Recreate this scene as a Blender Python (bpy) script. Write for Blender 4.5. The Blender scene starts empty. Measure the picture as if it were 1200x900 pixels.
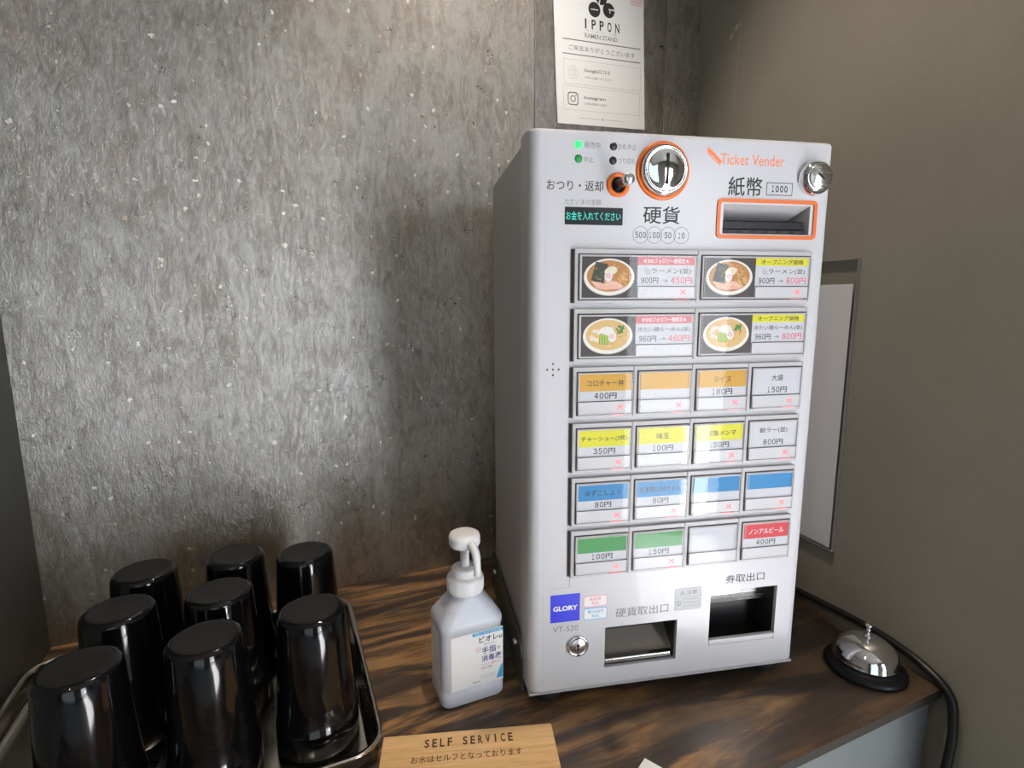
import bpy, bmesh, math, random
from mathutils import Matrix, Vector
random.seed(7)
SC = bpy.context.scene
COL = SC.collection
PI = math.pi

# ------------------------------------------------------------------ camera, world, light, exposure
cam_data = bpy.data.cameras.new('camera')
cam_data.sensor_width = 36.0
cam_data.lens = 629.3586 / 1200.0 * 36.0
cam_data.clip_start = 0.02
cam = bpy.data.objects.new('camera', cam_data)
COL.objects.link(cam)
_R = ((0.9175542497, 0.0651733647, -0.3922328797),
      (-0.3975892151, 0.1401566259, -0.9067959728),
      (-0.0041249038, 0.9879820612, 0.1545135330))
_C = (-0.2416, -0.5125, 0.4796)
cam.matrix_world = Matrix([list(_R[i]) + [_C[i]] for i in range(3)] + [[0, 0, 0, 1]])
SC.camera = cam
SC.view_settings.view_transform = 'Standard'
SC.view_settings.look = 'None'
SC.view_settings.gamma = 1.0
SC.view_settings.use_curve_mapping = False
SC.view_settings.exposure = -0.05

world = bpy.data.worlds.new('world')
SC.world = world
world.use_nodes = True
world.node_tree.nodes['Background'].inputs[0].default_value = (0.75, 0.82, 1.0, 1)
world.node_tree.nodes['Background'].inputs[1].default_value = 0.25

REAR = -2.60            # rear wall (shop front) of the room
FLOOR, CEIL = -0.90, 1.70
# openings of the glazed shop front: x0, x1, z0, z1, radiance, colour
PANES = [(-1.50, -0.25, -0.86, 1.55, 1.3, (0.80, 0.93, 1.0)),
         (0.50, 1.06, -0.86, 1.20, 12.0, (0.90, 0.95, 1.0))]
SUNLIT = (0.86, 1.02, -0.84, -0.22, 26.0, (1.0, 0.98, 0.96))      # sunlit strip of the street seen through the door


def area_light(name, loc, rot, sx, sy, watts, color):
    l = bpy.data.lights.new(name, 'AREA')
    l.shape = 'RECTANGLE'
    l.size, l.size_y = sx, sy
    l.energy = watts
    l.color = color
    o = bpy.data.objects.new(name, l)
    COL.objects.link(o)
    o.location = loc
    o.rotation_euler = rot
    return o


for x0, x1, z0, z1, rad, c in PANES:
    w, h = x1 - x0, z1 - z0
    area_light('daylight_through_shop_front', ((x0 + x1) / 2, REAR - 0.06 if x0 > 0.5 else REAR + 0.02, (z0 + z1) / 2),
               (PI / 2, 0, 0), w, h, rad * PI * w * h, c)


x0, x1, z0, z1, rad, c = SUNLIT
area_light('sunlit_street_light', ((x0 + x1) / 2, REAR - 0.05, (z0 + z1) / 2), (PI / 2, 0, 0), x1 - x0, z1 - z0, rad * PI * (x1 - x0) * (z1 - z0), c)
_s = bpy.data.lights.new('sun', 'SUN')
_s.energy = 150.0
_s.angle = math.radians(0.6)
_s.color = (1.0, 0.98, 0.96)
sun = bpy.data.objects.new('sun', _s)
COL.objects.link(sun)
sun.rotation_euler = Vector((-0.08, 1.0, -1.0)).to_track_quat('-Z', 'Y').to_euler()
sun.location = (1.6, -4.5, 3.0)


def downlight(x, y, watts, color=(1.0, 0.80, 0.58), size=70):
    l = bpy.data.lights.new('ceiling_downlight', 'SPOT')
    l.energy = watts
    l.color = color
    l.spot_size = math.radians(size)
    l.spot_blend = 0.6
    l.shadow_soft_size = 0.016
    o = bpy.data.objects.new('ceiling_downlight', l)
    COL.objects.link(o)
    o.location = (x, y, CEIL - 0.012)


downlight(0.13, 0.02, 46, color=(1.0, 0.86, 0.70))
downlight(-0.70, -0.75, 14, color=(1.0, 0.88, 0.74), size=110)


# ------------------------------------------------------------------ materials
def mat(name, color, rough=0.5, metal=0.0, spec=0.5, coat=0.0, coat_rough=0.03, emit=None, emit_s=0.0, **kw):
    m = bpy.data.materials.new(name)
    m.use_nodes = True
    b = m.node_tree.nodes['Principled BSDF']
    b.inputs['Base Color'].default_value = (*color, 1)
    b.inputs['Roughness'].default_value = rough
    b.inputs['Metallic'].default_value = metal
    b.inputs['Specular IOR Level'].default_value = spec
    b.inputs['Coat Weight'].default_value = coat
    b.inputs['Coat Roughness'].default_value = coat_rough
    if emit:
        b.inputs['Emission Color'].default_value = (*emit, 1)
        b.inputs['Emission Strength'].default_value = emit_s
    for k, v in kw.items():
        b.inputs[k].default_value = v
    return m


class NT:
    """small helper to write node graphs"""
    def __init__(self, m):
        self.t = m.node_tree
        self.b = self.t.nodes['Principled BSDF']

    def n(self, kind, **kw):
        x = self.t.nodes.new(kind)
        for k, v in kw.items():
            if k.startswith('i_'):
                key = k[2:]
                key = int(key) if key.isdigit() else key
                x.inputs[key].default_value = v
            else:
                setattr(x, k, v)
        return x

    def l(self, a, b):
        self.t.links.new(a, b)

    def coords(self, scale=(1, 1, 1), rot=(0, 0, 0)):
        tc = self.n('ShaderNodeTexCoord')
        mp = self.n('ShaderNodeMapping')
        mp.inputs['Scale'].default_value = scale
        mp.inputs['Rotation'].default_value = rot
        self.l(tc.outputs['Object'], mp.inputs['Vector'])
        return mp.outputs['Vector']

    def noise(self, vec, scale, detail=4, rough=0.6, dist=0.0):
        x = self.n('ShaderNodeTexNoise')
        x.inputs['Scale'].default_value = scale
        x.inputs['Detail'].default_value = detail
        x.inputs['Roughness'].default_value = rough
        x.inputs['Distortion'].default_value = dist
        if vec is not None:
            self.l(vec, x.inputs['Vector'])
        return x.outputs['Fac']

    def ramp(self, fac, stops, interp='LINEAR'):
        r = self.n('ShaderNodeValToRGB')
        e = r.color_ramp
        e.interpolation = interp
        while len(e.elements) < len(stops):
            e.elements.new(0.5)
        for el, (p, c) in zip(e.elements, stops):
            el.position = p
            el.color = (*c, 1) if len(c) == 3 else c
        self.l(fac, r.inputs['Fac'])
        return r.outputs['Color']

    def math(self, op, a, b=None, clamp=False):
        x = self.n('ShaderNodeMath', operation=op, use_clamp=clamp)
        for i, v in enumerate((a, b)):
            if v is None:
                continue
            if isinstance(v, (int, float)):
                x.inputs[i].default_value = v
            else:
                self.l(v, x.inputs[i])
        return x.outputs[0]

    def mix(self, fac, a, b):
        x = self.n('ShaderNodeMix', data_type='RGBA')
        if isinstance(fac, (int, float)):
            x.inputs[0].default_value = fac
        else:
            self.l(fac, x.inputs[0])
        for i, v in ((6, a), (7, b)):
            if isinstance(v, tuple):
                x.inputs[i].default_value = (*v, 1)
            else:
                self.l(v, x.inputs[i])
        return x.outputs[2]

    def bump(self, h, strength, dist):
        x = self.n('ShaderNodeBump')
        x.inputs['Strength'].default_value = strength
        x.inputs['Distance'].default_value = dist
        self.l(h, x.inputs['Height'])
        self.l(x.outputs[0], self.b.inputs['Normal'])
        if self.b.inputs['Coat Weight'].default_value > 0.9:
            g_ = self.b.inputs['Coat Normal']
            self.l(x.outputs[0], g_)


def make_board_wall():
    """rough fibre board, brushed with dark grey semi-gloss paint, flaking in specks"""
    m = mat('painted_rough_board', (0.05, 0.042, 0.033), 0.4)
    g = NT(m)
    v = g.coords((1.0, 1.0, 0.45))
    v2 = g.coords()
    big = g.noise(v2, 3.0, 3)
    mid = g.noise(v, 42, 5, 0.65)
    fine = g.noise(v, 190, 4, 0.7)
    base = g.mix(big, (0.100, 0.074, 0.044), (0.150, 0.110, 0.064))
    base = g.mix(g.ramp(g.noise(g.coords((1, 1, 0.3)), 105, 5, 0.75, 0.8), [(0.50, (0, 0, 0)), (0.68, (0.75,) * 3)]), base, (0.050, 0.040, 0.028))
    base = g.mix(g.ramp(mid, [(0.46, (0, 0, 0)), (0.74, (0.8, 0.8, 0.8))]), base, (0.080, 0.065, 0.046))
    base = g.mix(g.ramp(fine, [(0.52, (0, 0, 0)), (0.75, (0.7, 0.7, 0.7))]), base, (0.25, 0.20, 0.14))
    # patches of rust-brown show-through
    rust = g.math('MULTIPLY', g.ramp(g.noise(v2, 9, 4, 0.6), [(0.56, (0, 0, 0)), (0.70, (1, 1, 1))]),
                  g.ramp(g.noise(v2, 130, 3, 0.7), [(0.52, (0, 0, 0)), (0.62, (1, 1, 1))]))
    base = g.mix(g.math('MULTIPLY', rust, 0.55), base, (0.34, 0.14, 0.055))
    # chipped flecks
    def flecks(scale, keep, size, col, base):
        vo = g.n('ShaderNodeTexVoronoi', feature='F1')
        vo.inputs['Scale'].default_value = scale
        w = g.n('ShaderNodeMix', data_type='VECTOR')
        w.inputs[0].default_value = 0.010
        nn = g.n('ShaderNodeTexNoise')
        nn.inputs['Scale'].default_value = 160
        g.l(v2, nn.inputs['Vector'])
        g.l(v2, w.inputs[4])
        g.l(nn.outputs['Color'], w.inputs[5])
        g.l(w.outputs[1], vo.inputs['Vector'])
        d = g.math('LESS_THAN', vo.outputs['Distance'], size)
        sep = g.n('ShaderNodeSeparateColor')
        g.l(vo.outputs['Color'], sep.inputs[0])
        k = g.math('GREATER_THAN', sep.outputs[0], keep)
        f = g.math('MULTIPLY', d, k)
        return g.mix(f, base, col), f
    base, f1 = flecks(56, 0.78, 0.15, (0.75, 0.70, 0.62), base)
    base, f2 = flecks(95, 0.68, 0.16, (0.48, 0.30, 0.14), base)
    base, f3 = flecks(110, 0.90, 0.17, (0.03, 0.027, 0.024), base)
    g.l(base, g.b.inputs['Base Color'])
    rr = g.ramp(g.noise(v2, 24, 5, 0.7), [(0.3, (0.34,) * 3), (0.7, (0.48,) * 3)])
    g.l(rr, g.b.inputs['Roughness'])
    g.b.inputs['Specular IOR Level'].default_value = 0.5
    g.b.inputs['Coat Weight'].default_value = 1.0
    g.b.inputs['Coat IOR'].default_value = 4.0
    tw = g.noise(g.coords((1, 1, 0.4)), 60, 6, 0.78, 0.8)
    tw = g.math('ADD', g.math('MULTIPLY', tw, 0.7), g.math('MULTIPLY', g.noise(v2, 7.5, 5, 0.65, 0.6), 0.3))
    g.l(g.ramp(tw, [(0.40, (0.46,) * 3), (0.56, (1.0,) * 3)]), g.b.inputs['Coat Weight'])
    g.l(g.ramp(g.noise(v2, 24, 5, 0.7), [(0.3, (0.26,) * 3), (0.7, (0.36,) * 3)]), g.b.inputs['Coat Roughness'])
    tiny = g.noise(g.coords((1.0, 1.0, 0.45)), 150, 6, 0.8, 0.5)
    h = g.math('ADD', g.math('MULTIPLY', mid, 0.22), g.math('MULTIPLY', fine, 0.25))
    h = g.math('ADD', h, g.math('MULTIPLY', tiny, 0.55))
    h = g.math('ADD', h, g.math('MULTIPLY', f1, 0.25))
    h = g.math('SUBTRACT', h, g.math('MULTIPLY', f3, 0.3))
    g.bump(h, 0.70, 0.0045)
    return m


def make_paint_wall(name, c1, c2, rough=0.6):
    m = mat(name, c1, rough)
    g = NT(m)
    v = g.coords()
    n = g.math('ADD', g.math('MULTIPLY', g.noise(v, 5, 4), 0.6), g.math('MULTIPLY', g.noise(v, 260, 2), 0.4))
    c = g.ramp(n, [(0.35, c1), (0.65, c2)])
    # a few pale scuffs
    sc = g.noise(g.coords((1, 14, 3), (0.5, 0, 0)), 4.5, 6, 0.75)
    c = g.mix(g.ramp(sc, [(0.735, (0, 0, 0)), (0.80, (0.5, 0.5, 0.5))]), c, (0.36, 0.33, 0.28))
    g.l(c, g.b.inputs['Base Color'])
    g.bump(g.noise(v, 420, 3), 0.12, 0.001)
    return m


def make_plywood():
    """stained plywood with wide cathedral grain running along the counter"""
    m = mat('stained_plywood', (0.1, 0.06, 0.03), 0.42)
    g = NT(m)
    a = (0, 0, -0.06)
    n1 = g.noise(g.coords((3.2, 19.0, 2.0), a), 1.0, 5, 0.55, 1.6)
    n2 = g.noise(g.coords((4.0, 42.0, 4.0), a), 1.0, 3, 0.6, 0.9)
    fib = g.noise(g.coords((14, 230, 60), a), 3.0, 4, 0.7)
    w = g.math('ADD', g.math('MULTIPLY', n1, 0.72), g.math('MULTIPLY', n2, 0.28))
    w = g.math('ADD', w, g.math('MULTIPLY', g.math('SUBTRACT', fib, 0.5), 0.22))
    c = g.ramp(w, [(0.30, (0.024, 0.017, 0.013)), (0.455, (0.050, 0.033, 0.023)), (0.49, (0.130, 0.072, 0.034)),
                   (0.56, (0.320, 0.172, 0.070)), (0.72, (0.50, 0.295, 0.130))])
    sx = g.n('ShaderNodeSeparateXYZ')
    g.l(g.coords(), sx.inputs[0])
    dark_x = g.math('ADD', g.math('MULTIPLY', sx.outputs[0], 0.75), g.noise(g.coords((1.6, 3.4, 1)), 4.2, 4))  # mask for a darker tone, growing towards the right and broken by noise
    blot = g.ramp(dark_x, [(0.44, (0, 0, 0)), (0.62, (1, 1, 1))])
    c = g.mix(g.math('MULTIPLY', blot, 0.70), c, (0.048, 0.035, 0.027))
    g.l(c, g.b.inputs['Base Color'])
    g.bump(g.math('ADD', w, fib), 0.10, 0.001)
    g.l(g.ramp(fib, [(0.3, (0.34,) * 3), (0.7, (0.50,) * 3)]), g.b.inputs['Roughness'])
    return m


def make_light_wood():
    m = mat('pale_wood', (0.5, 0.3, 0.13), 0.5)
    g = NT(m)
    f = g.noise(g.coords((10, 150, 60)), 1.6, 5, 0.65, 0.4)
    c = g.ramp(f, [(0.3, (0.58, 0.33, 0.135)), (0.7, (0.80, 0.52, 0.25))])
    g.l(c, g.b.inputs['Base Color'])
    return m


def make_clear():
    m = bpy.data.materials.new('clear_plastic')
    m.use_nodes = True
    t = m.node_tree
    t.nodes.clear()
    out = t.nodes.new('ShaderNodeOutputMaterial')
    mx = t.nodes.new('ShaderNodeMixShader')
    tr = t.nodes.new('ShaderNodeBsdfTransparent')
    gl = t.nodes.new('ShaderNodeBsdfGlossy')
    fr = t.nodes.new('ShaderNodeFresnel')
    gl.inputs['Roughness'].default_value = 0.03
    tr.inputs[0].default_value = (0.97, 0.97, 0.98, 1)
    ge = t.nodes.new('ShaderNodeNewGeometry')
    mr = t.nodes.new('ShaderNodeMapRange')
    mr.inputs['To Min'].default_value = 1.31
    mr.inputs['To Max'].default_value = 1 / 1.31
    t.links.new(ge.outputs['Backfacing'], mr.inputs['Value'])
    t.links.new(mr.outputs['Result'], fr.inputs['IOR'])
    t.links.new(fr.outputs[0], mx.inputs[0])
    t.links.new(tr.outputs[0], mx.inputs[1])
    t.links.new(gl.outputs[0], mx.inputs[2])
    t.links.new(mx.outputs[0], out.inputs[0])
    return m


def make_brushed(name, c, rough, scale):
    m = mat(name, c, rough, 1.0)
    g = NT(m)
    n = g.noise(g.coords(scale), 6, 3)
    g.l(g.ramp(n, [(0.3, (rough * 0.7,) * 3), (0.7, (rough * 1.3,) * 3)]), g.b.inputs['Roughness'])
    return m


BOARD = make_board_wall()
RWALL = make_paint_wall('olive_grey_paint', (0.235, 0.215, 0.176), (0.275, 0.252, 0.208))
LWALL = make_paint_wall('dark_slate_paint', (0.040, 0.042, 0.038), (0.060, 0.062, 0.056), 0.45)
ROOMP = make_paint_wall('shop_wall_paint', (0.20, 0.185, 0.16), (0.24, 0.22, 0.19))
CEILP = make_paint_wall('ceiling_paint', (0.30, 0.28, 0.25), (0.34, 0.32, 0.28))
FLOORP = make_paint_wall('concrete_floor', (0.37, 0.38, 0.40), (0.42, 0.43, 0.45))
PLY = make_plywood()
SIGNWOOD = make_light_wood()
PLYEDGE = mat('stained_plywood_edge', (0.026, 0.022, 0.018), 0.75, spec=0.15)
BURN = mat('burnt_engraving', (0.075, 0.032, 0.016), 0.8)
APRON = make_paint_wall('blue_grey_paint', (0.062, 0.070, 0.074), (0.076, 0.084, 0.088))
CLEAR = make_clear()
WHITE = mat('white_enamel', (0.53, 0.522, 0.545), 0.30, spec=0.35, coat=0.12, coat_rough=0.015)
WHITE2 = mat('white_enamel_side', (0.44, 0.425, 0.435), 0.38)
GREYP = mat('light_grey_plastic', (0.45, 0.43, 0.435), 0.38)
GAP = mat('shadow_gap_black', (0.035, 0.028, 0.030), 0.6)
BLACK = mat('black_plastic', (0.008, 0.008, 0.009), 0.35, spec=0.25)
GAPL = mat('gap_brown_grey', (0.13, 0.105, 0.11), 0.6)
RUBBER = mat('black_rubber', (0.010, 0.010, 0.011), 0.55)
ORANGE = mat('orange_plastic', (0.70, 0.135, 0.010), 0.35)
CHROME = mat('chrome', (0.80, 0.80, 0.81), 0.06, 1.0)
STEEL = make_brushed('brushed_steel', (0.62, 0.61, 0.60), 0.26, (1, 1, 40))
PANSTEEL = make_brushed('pan_stainless_steel', (0.56, 0.53, 0.48), 0.15, (3, 3, 3))
BRACKET = mat('zinc_bracket', (0.10, 0.125, 0.105), 0.35, 0.7)
INK = mat('black_ink', (0.016, 0.015, 0.017), 0.5)
INKG = mat('grey_ink', (0.17, 0.165, 0.17), 0.5)
INKL = mat('light_grey_ink', (0.40, 0.39, 0.40), 0.5)
INKO = mat('orange_ink', (0.88, 0.20, 0.05), 0.45)
INKR = mat('red_ink', (0.66, 0.05, 0.06), 0.5)
INKP = mat('pink_ink', (0.78, 0.25, 0.36), 0.5)
INKC = mat('cyan_ink', (0.05, 0.36, 0.66), 0.5)
INKN = mat('navy_ink', (0.02, 0.03, 0.22), 0.5)
PAPER = mat('white_paper', (0.80, 0.79, 0.79), 0.6)
CARD = mat('white_card', (0.58, 0.58, 0.61), 0.55)
STRIP = mat('translucent_white_plastic', (0.56, 0.55, 0.56), 0.35)
C_OR = mat('card_orange', (0.60, 0.32, 0.03), 0.55)
C_YE = mat('card_yellow', (0.66, 0.62, 0.012), 0.55)
C_BL = mat('card_blue', (0.008, 0.20, 0.45), 0.55)
C_GR = mat('card_green', (0.040, 0.26, 0.06), 0.55)
C_RE = mat('card_red', (0.55, 0.018, 0.028), 0.55)
C_PK = mat('card_rose', (0.58, 0.12, 0.14), 0.55)
BADGE = mat('badge_blue', (0.010, 0.018, 0.62), 0.4)
LAMPX = mat('sold_out_lamp_red', (0.8, 0.1, 0.1), 0.4, emit=(1.0, 0.16, 0.20), emit_s=1.0)
LAMPX2 = mat('sold_out_lamp_glow', (0.8, 0.2, 0.2), 0.4, emit=(1.0, 0.10, 0.20), emit_s=0.7)
LED_ON = mat('green_lamp_lit', (0.02, 0.5, 0.1), 0.4, emit=(0.03, 1.0, 0.16), emit_s=1.3)
LED_DIM = mat('green_lamp_dim', (0.008, 0.26, 0.05), 0.4)
LED_OFF = mat('lamp_unlit', (0.010, 0.010, 0.011), 0.35)
DISP = mat('display_text_lit', (0.02, 0.3, 0.25), 0.5, emit=(0.05, 0.62, 0.50), emit_s=0.9)
CUPM = mat('black_tumbler_gloss', (0.003, 0.003, 0.0035), 0.09, spec=0.5)
CUPB = mat('black_tumbler_base', (0.011, 0.011, 0.0115), 0.55, spec=0.25)
BOTTLE = mat('milky_plastic', (0.54, 0.56, 0.63), 0.32, **{'Subsurface Weight': 0.35, 'Subsurface Radius': (0.02, 0.02, 0.022), 'Subsurface Scale': 0.6})
PUMP = mat('white_plastic', (0.74, 0.73, 0.75), 0.32)
CABLE = mat('black_cable', (0.008, 0.008, 0.009), 0.32)


# ------------------------------------------------------------------ mesh builder
_tcache = {}


def text_mesh(s, bold=0.0):
    key = (s, bold)
    if key not in _tcache:
        c = bpy.data.curves.new('t', 'FONT')
        c.body = s
        c.size = 1.0
        c.resolution_u = 3
        c.offset = bold
        o = bpy.data.objects.new('t', c)
        COL.objects.link(o)
        me = bpy.data.meshes.new_from_object(o.evaluated_get(bpy.context.evaluated_depsgraph_get()))
        vs = [tuple(v.co) for v in me.vertices]
        fs = [tuple(p.vertices) for p in me.polygons]
        bpy.data.objects.remove(o)
        bpy.data.curves.remove(c)
        bpy.data.meshes.remove(me)
        xs = [v[0] for v in vs]
        ys = [v[1] for v in vs]
        _tcache[key] = (vs, fs, min(xs), max(xs), min(ys), max(ys))
    return _tcache[key]


class MB:
    """collects faces with several materials and links them as ONE mesh object.
    Coordinates are multiplied by s (0.001 = given in millimetres)."""
    def __init__(self, s=1.0, M=None):
        self.v, self.f, self.mi, self.sm, self.mats = [], [], [], [], []
        self.s = s
        self.M = M

    def slot(self, m):
        if m not in self.mats:
            self.mats.append(m)
        return self.mats.index(m)

    def pt(self, p):
        p = Vector(p) * self.s
        self.v.append(self.M @ p if self.M is not None else p)
        return len(self.v) - 1

    def face(self, pts, m, smooth=False):
        self.f.append([self.pt(p) for p in pts])
        self.mi.append(self.slot(m))
        self.sm.append(smooth)

    def faces(self, verts, faces, m, smooth=False):
        b = len(self.v)
        for p in verts:
            self.pt(p)
        k = self.slot(m)
        for fc in faces:
            self.f.append([b + i for i in fc])
            self.mi.append(k)
            self.sm.append(smooth)

    def box(self, x0, x1, y0, y1, z0, z1, m, skip=''):
        V = [(x0, y0, z0), (x1, y0, z0), (x1, y1, z0), (x0, y1, z0), (x0, y0, z1), (x1, y0, z1), (x1, y1, z1), (x0, y1, z1)]
        F = {'b': (0, 3, 2, 1), 't': (4, 5, 6, 7), 'f': (0, 1, 5, 4), 'k': (2, 3, 7, 6), 'l': (3, 0, 4, 7), 'r': (1, 2, 6, 5)}
        self.faces(V, [q for k, q in F.items() if k not in skip], m)

    def bbox(self, x0, x1, y0, y1, z0, z1, m, bev, seg=2, smooth=False):
        bm = bmesh.new()
        bmesh.ops.create_cube(bm, size=1.0)
        for v in bm.verts:
            v.co = ((x0 + x1) / 2 + v.co.x * (x1 - x0), (y0 + y1) / 2 + v.co.y * (y1 - y0), (z0 + z1) / 2 + v.co.z * (z1 - z0))
        bmesh.ops.bevel(bm, geom=bm.edges[:], offset=bev, segments=seg, affect='EDGES', profile=0.5)
        bm.verts.index_update()
        self.faces([v.co.copy() for v in bm.verts], [[v.index for v in f.verts] for f in bm.faces], m, smooth)
        bm.free()

    def poly(self, pts, y, m):
        """flat polygon facing -y from (x, z) points given counter-clockwise as seen from -y"""
        self.face([(a, y, b) for a, b in pts], m)

    def rect(self, x0, x1, z0, z1, y, m):
        self.poly([(x0, z0), (x1, z0), (x1, z1), (x0, z1)], y, m)

    def plate(self, pts, y0, y1, m):
        """extruded polygon: front at y0, back at y1"""
        n = len(pts)
        self.face([(a, y0, b) for a, b in pts], m)
        self.face([(a, y1, b) for a, b in reversed(pts)], m)
        for i in range(n):
            a, b = pts[i], pts[(i + 1) % n]
            self.face([(a[0], y0, a[1]), (a[0], y1, a[1]), (b[0], y1, b[1]), (b[0], y0, b[1])], m)

    def frame(self, outer, inner, y, m, y1=None):
        n = len(outer)
        for i in range(n):
            j = (i + 1) % n
            self.face([(outer[i][0], y, outer[i][1]), (outer[j][0], y, outer[j][1]), (inner[j][0], y, inner[j][1]), (inner[i][0], y, inner[i][1])], m)
            if y1 is not None:
                a, b = outer[i], outer[j]
                self.face([(a[0], y, a[1]), (a[0], y1, a[1]), (b[0], y1, b[1]), (b[0], y, b[1])], m)
                a, b = inner[j], inner[i]
                self.face([(a[0], y, a[1]), (a[0], y1, a[1]), (b[0], y1, b[1]), (b[0], y, b[1])], m)

    def line(self, x0, z0, x1, z1, w, y, m):
        d = Vector((x1 - x0, z1 - z0))
        d = d.normalized() * w / 2 if d.length else Vector((w / 2, 0))
        n = (-d.y, d.x)
        self.poly([(x0 - n[0], z0 - n[1]), (x1 - n[0], z1 - n[1]), (x1 + n[0], z1 + n[1]), (x0 + n[0], z0 + n[1])], y, m)

    def stroke(self, pts, w, y, m):
        for a, b in zip(pts, pts[1:]):
            self.line(a[0], a[1], b[0], b[1], w, y, m)

    def text(self, s, x0, x1, z0, z1, y, m, bold=0.0):
        vs, fs, a0, a1, b0, b1 = text_mesh(s, bold)
        kx, kz = (x1 - x0) / max(a1 - a0, 1e-6), (z1 - z0) / max(b1 - b0, 1e-6)
        self.faces([(x0 + (v[0] - a0) * kx, y, z0 + (v[1] - b0) * kz) for v in vs], fs, m)

    def textc(self, s, cx, cz, w, h, y, m, bold=0.0):
        self.text(s, cx - w / 2, cx + w / 2, cz - h / 2, cz + h / 2, y, m, bold)

    def lathe(self, prof, origin, m, axis='z', seg=32, smooth=True, mfun=None):
        """profile of (radius, height); axis z up, or y: height runs towards -y"""
        o = Vector(origin)
        def P(r, h, k):
            a = 2 * PI * k / seg
            if axis == 'z':
                return o + Vector((r * math.cos(a), r * math.sin(a), h))
            return o + Vector((r * math.cos(a), -h, r * math.sin(a)))
        rows = []
        for r, h in prof:
            if r < 1e-7:
                rows.append([self.pt(P(0, h, 0))])
            else:
                rows.append([self.pt(P(r, h, k)) for k in range(seg)])
        for i in range(len(rows) - 1):
            A, B = rows[i], rows[i + 1]
            mm = mfun(i) if mfun else m
            for k in range(seg):
                k2 = (k + 1) % seg
                if len(A) == 1 and len(B) == 1:
                    continue
                if len(A) == 1:
                    q = [A[0], B[k2], B[k]]
                    q = q[::-1]
                elif len(B) == 1:
                    q = [A[k], A[k2], B[0]]
                else:
                    q = [A[k], A[k2], B[k2], B[k]]
                self.f.append(q)
                self.mi.append(self.slot(mm))
                self.sm.append(smooth)

    def tube(self, pts, r, m, seg=12, smooth=True, caps=True, rz=None):
        pts = [Vector(p) for p in pts]
        rows = []
        up = Vector((0, 0, 1))
        t0 = (pts[1] - pts[0]).normalized()
        n = t0.cross(up)
        if n.length < 1e-3:
            n = Vector((1, 0, 0))
        n.normalize()
        for i, p in enumerate(pts):
            if i == 0:
                t = pts[1] - pts[0]
            elif i == len(pts) - 1:
                t = pts[-1] - pts[-2]
            else:
                t = (pts[i + 1] - pts[i]).normalized() + (pts[i] - pts[i - 1]).normalized()
            t.normalize()
            n = (n - t * n.dot(t)).normalized()
            b = t.cross(n)
            rr = r[i] if isinstance(r, (list, tuple)) else r
            rows.append([self.pt(p + n * rr * math.cos(2 * PI * k / seg) + b * rr * math.sin(2 * PI * k / seg)) for k in range(seg)])
        s = self.slot(m)
        for A, B in zip(rows, rows[1:]):
            for k in range(seg):
                self.f.append([A[k], A[(k + 1) % seg], B[(k + 1) % seg], B[k]])
                self.mi.append(s)
                self.sm.append(smooth)
        if caps:
            for q in (rows[0][::-1], rows[-1]):
                self.f.append(list(q))
                self.mi.append(s)
                self.sm.append(False)

    def loft(self, loops, m, smooth=True, cap0=True, cap1=True):
        rows = [[self.pt(p) for p in L] for L in loops]
        s = self.slot(m)
        n = len(rows[0])
        for A, B in zip(rows, rows[1:]):
            for k in range(n):
                self.f.append([A[k], A[(k + 1) % n], B[(k + 1) % n], B[k]])
                self.mi.append(s)
                self.sm.append(smooth)
        for on, q in ((cap0, rows[0][::-1]), (cap1, rows[-1])):
            if on:
                self.f.append(list(q))
                self.mi.append(s)
                self.sm.append(False)

    def price(self, s, x0, x1, z0, z1, y, m, bold=0.0):
        n = len(s) - 1
        xs = x1 - (x1 - x0) * 1.5 / (n + 1.5)
        st = (xs - x0) / n
        for k, ch in enumerate(s[:-1]):
            w = st * (0.46 if ch == '1' else 0.80)
            c = x0 + (k + .5) * st
            self.text(chr(ord(ch) + 0xFEE0), c - w / 2, c + w / 2, z0 + (z1 - z0) * .04, z1, y, m, bold)
        self.text(s[-1], xs + st * .06, x1, z0, z1 - (z1 - z0) * .04, y, m, bold)

    def mesh(self, name):
        me = bpy.data.meshes.new(name)
        me.from_pydata([tuple(v) for v in self.v], [], self.f)
        for m in self.mats:
            me.materials.append(m)
        for p, i, s in zip(me.polygons, self.mi, self.sm):
            p.material_index = i
            p.use_smooth = s
        me.update()
        return me

    def build(self, name, parent=None, weighted=False):
        o = bpy.data.objects.new(name, self.mesh(name))
        COL.objects.link(o)
        if parent is not None:
            o.parent = parent
        if weighted:
            o.modifiers.new('weighted', 'WEIGHTED_NORMAL')
        return o


def rrect(x0, x1, z0, z1, r, n=6):
    """rounded rectangle, counter-clockwise"""
    out = []
    for cx, cz, a0 in ((x1 - r, z0 + r, -PI / 2), (x1 - r, z1 - r, 0), (x0 + r, z1 - r, PI / 2), (x0 + r, z0 + r, PI)):
        for k in range(n + 1):
            a = a0 + PI / 2 * k / n
            out.append((cx + r * math.cos(a), cz + r * math.sin(a)))
    return out


def ell(cx, cz, rx, rz, n=32, rot=0.0):
    c, s = math.cos(rot), math.sin(rot)
    out = []
    for k in range(n):
        a = 2 * PI * k / n
        x, z = rx * math.cos(a), rz * math.sin(a)
        out.append((cx + x * c - z * s, cz + x * s + z * c))
    return out


def empty(name, loc, rz=0.0):
    o = bpy.data.objects.new(name, None)
    o.empty_display_size = 0.05
    COL.objects.link(o)
    o.location = loc
    o.rotation_euler = (0, 0, rz)
    return o


def tag(o, label, cat, group=None):
    o['label'] = label
    o['category'] = cat
    if group:
        o['group'] = group
    return o


def structure(o):
    o['kind'] = 'structure'
    return o


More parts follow.
